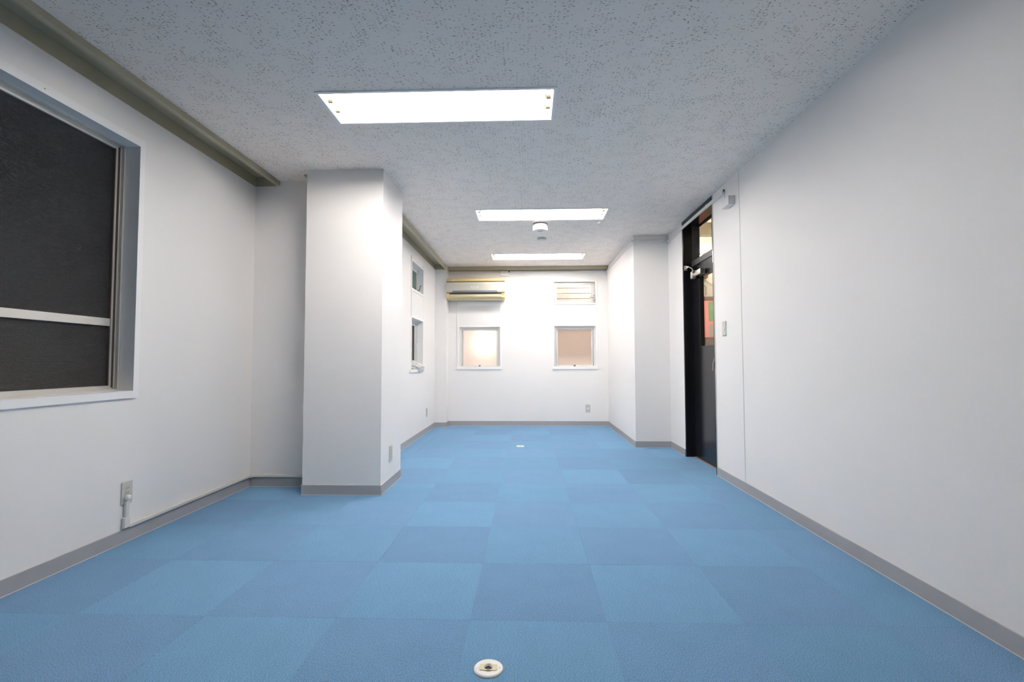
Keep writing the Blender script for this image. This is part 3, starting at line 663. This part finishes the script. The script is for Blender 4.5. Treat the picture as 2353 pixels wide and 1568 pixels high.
bm = bmesh.new(); box(bm, AX0+.02, AX1-.02, AY+.03, YF-.01, 1.868, 1.88, bev=.002); obj('bottom_cover', bm, M['ac_louver'], ac)

# ------------------------------------------------------------------ wiring
jbx = thing('junction_box', 'small white junction box under the trough right of the air conditioner', 'junction box', (-.347, YF, 2.243))
obj('cover', B(-.408, -.286, YF-.032, YF, 2.243, 2.318, bev=.004, seg=2), M['raceway_w'], jbx)
obj('knob', lathe(bmesh.new(), (-.350, YF-.037, 2.290), 'y', [(.006, 0), (.008, .006)], 12), M['alu'], jbx)
obj('plug_tip', B(-.290, -.272, YF-.022, YF, 2.298, 2.322, bev=.002), M['slot'], jbx)
rw = thing('cable_raceway', 'thin white cable raceway running over the door and along the far wall', 'cable raceway', (XR, 4.6, 2.30))
zr0, zr1, dr = 2.293, 2.316, .014
obj('channel', B(-.286, XPI-.03, YF-.011, YF, 2.303, 2.320, bev=.002), M['raceway_w'], rw)
obj('channel', B(XPI-dr, XPI, YPI, YF, zr0, zr1, bev=.002), M['raceway_w'], rw)
obj('channel', B(XPI-dr, XR, YPI-dr, YPI, zr0, zr1, bev=.002), M['raceway_w'], rw)
obj('channel', B(XR-dr-.004, XR-.002, 3.885, YPI-dr, zr0-.001, zr1+.003, bev=.002), M['raceway_w'], rw)
for a, b_ in ((4.98, 5.01), (4.23, 4.25)):
    obj('joint_cover', B(XR-dr-.006, XR-.002, a, b_, zr0-.003, zr1+.005, bev=.001), M['raceway_w'], rw)
obj('corner_cover', B(XPI-.035, XPI-.0, YF-.03, YF, zr0-.004, zr1+.004, bev=.003), M['raceway_w'], rw)
obj('corner_cover', B(XPI-dr-.003, XPI+.035, YPI-dr-.003, YPI, zr0-.003, zr1+.003, bev=.002), M['raceway_w'], rw)
obj('corner_cover', B(XR-.05, XR, YPI-dr-.003, YPI, zr0-.003, zr1+.003, bev=.002), M['raceway_w'], rw)
obj('cable_end', lathe(bmesh.new(), (XR-.013, 3.878, 2.318), 'x', [(.009, 0), (.009, .006)], 16), M['slot'], rw, 'dark hole at the raceway end')
obj('cable_end', lathe(bmesh.new(), (XPI-.016, YPI+.018, 2.312), 'x', [(.008, 0), (.008, .006)], 16), M['slot'], rw, 'dark hole near the pier corner')
sb = thing('sensor_box', 'white box on the right wall above the light switch with a thin wire', 'box', (XR, 3.765, 2.149))
obj('cover', B(1.530, XR, 3.70, 3.83, 2.150, 2.218, bev=.002), M['raceway_w'], sb)
obj('wire', tube(bmesh.new(), [(XR-.012, 3.878, 2.312), (XR-.010, 3.862, 2.27), (XR-.012, 3.845, 2.235), (XR-.012, 3.826, 2.212)], .003), M['raceway_w'], sb, None, True)

lr = thing('cable_cover', 'ivory cable cover from the left outlet along the baseboard to the column', 'cable cover', (XL, 3.0, .075))
obj('riser', B(XL, XL+.017, 2.524, 2.548, .120, .238, bev=.003), M['raceway'], lr)
obj('elbow', B(XL, XL+.018, 2.514, 2.556, .077, .135, bev=.004), M['raceway'], lr)
obj('channel', B(XL, XL+.018, 2.55, YJ, .0728, .0955, bev=.004), M['raceway'], lr)
obj('channel', B(XL+.014, XL2, YJ-.016, YJ, .0728, .093, bev=.004), M['raceway'], lr)
obj('corner_cover', B(XL, XL+.03, YJ-.03, YJ, .072, .095, bev=.003), M['raceway'], lr)

def outlet(name, pos, face, label, cat, slots='double', group=None):
    """plate 70 x 117 mm; face: '+x','-x','-y'"""
    cx, cy, cz = pos; t = thing(name, label, cat, pos, group)
    def bb(u0, u1, z0, z1, d0, d1, bev=0):
        if face == '+x': return B(cx+d0, cx+d1, cy+u0, cy+u1, cz+z0, cz+z1, bev=bev)
        if face == '-x': return B(cx-d1, cx-d0, cy-u1, cy-u0, cz+z0, cz+z1, bev=bev)
        return B(cx+u0, cx+u1, cy-d1, cy-d0, cz+z0, cz+z1, bev=bev)
    obj('plate', bb(-.035, .035, -.0585, .0585, 0, .007, .0025), M['plastic'], t)
    if slots == 'double':
        f = obj('socket', bb(-.014, .014, -.036, .036, .006, .0085, .001), M['plastic'], t)
        for zz in (-.024, 0, .024):
            for u in (-.0063, .0063): obj('slot', bb(u-.0012, u+.0012, zz-.004, zz+.005, .008, .0089), M['dark_grey'], f)
    elif slots == 'blank':
        f = obj('socket', bb(-.013, .013, -.013, .013, .006, .0095, .001), M['plastic_white'], t)
        obj('slot', bb(-.0015, .0015, -.004, .004, .009, .0099), M['slot'], f)
    else:
        f = obj('rocker', bb(-.012, .012, -.022, .010, .006, .011, .001), M['plastic_white'], t)
        obj('mark', bb(-.0025, .0025, -.012, -.008, .0105, .0114), M['slot'], f)
    return t
ol_ = outlet('wall_outlet', (XL, 2.542, .261), '+x', 'ivory wall outlet on the near left wall with a plug and cable cover', 'outlet')
pg = bmesh.new(); box(pg, XL+.007, XL+.028, 2.522, 2.548, .226, .248, bev=.004)
obj('plug', pg, M['plastic_white'], ol_, 'white plug')
outlet('wall_outlet', (CX1, 3.717, .2520), '+x', 'ivory wall outlet on the right side of the column', 'outlet')
outlet('wall_outlet', (XL2, 6.535, .274), '+x', 'ivory wall outlet on the left wall beyond the column', 'outlet')
outlet('wall_outlet', (.884, YF, .2585), '-y', 'ivory wall outlet low on the far wall under the right windows', 'outlet', 'blank')
outlet('light_switch', (XR, 3.938, 1.214), '-x', 'ivory light switch on the right wall beside the door', 'switch', 'switch')

# floor outlets
def floor_outlet(x, y, label):
    t = thing('floor_outlet', label, 'floor outlet', (x, y, 0), 'round floor outlets')
    pl = bmesh.new(); n = 48
    lathe(pl, (x, y, 0), 'z', [(.0455, 0), (.0455, .0022), (.0432, .0042), (.0425, .0036), (.041, .0036), (.0405, .0044), (.0205, .0044), (.0205, .001)], n)
    obj('plate', pl, M['plastic_white'], t, None, True)
    ins = bmesh.new(); lo, hi = .0044, .0058
    # insert with a round hole
    ring = [(x+.0125*math.cos(a), y+.0125*math.sin(a)) for a in [2*math.pi*i/24 for i in range(24)]]
    out = []
    for i in range(24):
        a = 2*math.pi*i/24; c, s = math.cos(a), math.sin(a); k = min(.028/abs(c) if abs(c) > 1e-6 else 9, .0145/abs(s) if abs(s) > 1e-6 else 9); out.append((x+k*c, y+k*s))
    V = [[ins.verts.new((*q, z)) for q in ring] for z in (lo, hi)]+[[ins.verts.new((*q, z)) for q in out] for z in (lo, hi)]
    for i in range(24):
        j = (i+1) % 24
        ins.faces.new((V[1][i], V[1][j], V[3][j], V[3][i])); ins.faces.new((V[0][i], V[0][j], V[1][j], V[1][i])); ins.faces.new((V[2][i], V[2][j], V[3][j], V[3][i]))
    bmesh.ops.recalc_face_normals(ins, faces=ins.faces)
    obj('insert', ins, M['tape'], t, 'yellowed oblong insert')
    obj('hole', lathe(bmesh.new(), (x, y, .0013), 'z', [(0, 0), (.0135, .0003)], 24), M['slot'], t, 'dark cable hole')
    hp = [(x+.0122*math.cos(q), y+.0122*math.sin(q)) for q in [math.radians(10+i*16) for i in range(11)]]
    hp += [(x+.0085*math.cos(q), y-.001+.0085*math.sin(q)) for q in [math.radians(170-i*16) for i in range(11)]]
    obj('bushing', prism(bmesh.new(), hp, 'z', .0016, .0046), M['greyposter'], t)
    for s in (-1, 1):
        obj('screw', lathe(bmesh.new(), (x+s*.0345, y, .0042), 'z', [(.0032, 0), (.003, .0009), (0, .0003)], 14), M['alu'], t)
    return t
floor_outlet(-.126, 1.541, 'round white floor outlet nearest the camera with open cable hole')
floor_outlet(-.091, 5.510, 'small looking round floor outlet at the far end of the carpet')

# crumpled plastic bag on the lower left sill
from mathutils import noise
bg = bmesh.new(); bmesh.ops.create_icosphere(bg, subdivisions=5, radius=1)
for v in bg.verts:
    n = v.co.normalized(); r = 1+.30*noise.noise(n*2.3)+.20*noise.noise(n*6.1+Vector((3, 1, 2)))+.10*abs(noise.noise(n*13))
    v.co = Vector((n.x*r*.045, n.y*r*.20, n.z*r*.052))
    k = (v.co.y+.20)/.4
    v.co.x += -.035+.075*k; v.co.z += .052-.055*max(0, k-.35)+.055*max(0, .45-k)
    v.co += Vector((XL2-.005, 5.93, .862-.01))
bagm = frosted('thin_plastic', (.80, .78, .78), .3, 60, .2)
bag = tag(obj('plastic_bag', bg, M['plastic_white'], smooth=True), 'crumpled pale plastic bag hanging over the lower left window sill', 'bag')
bag.data.materials[0] = bpy.data.materials.new('crinkled_plastic'); tt_ = nt(bag.data.materials[0]); pb = tt_.nodes['Principled BSDF']
pb.inputs['Base Color'].default_value = (.90, .87, .86, 1); pb.inputs['Roughness'].default_value = .22; pb.inputs['Alpha'].default_value = .78
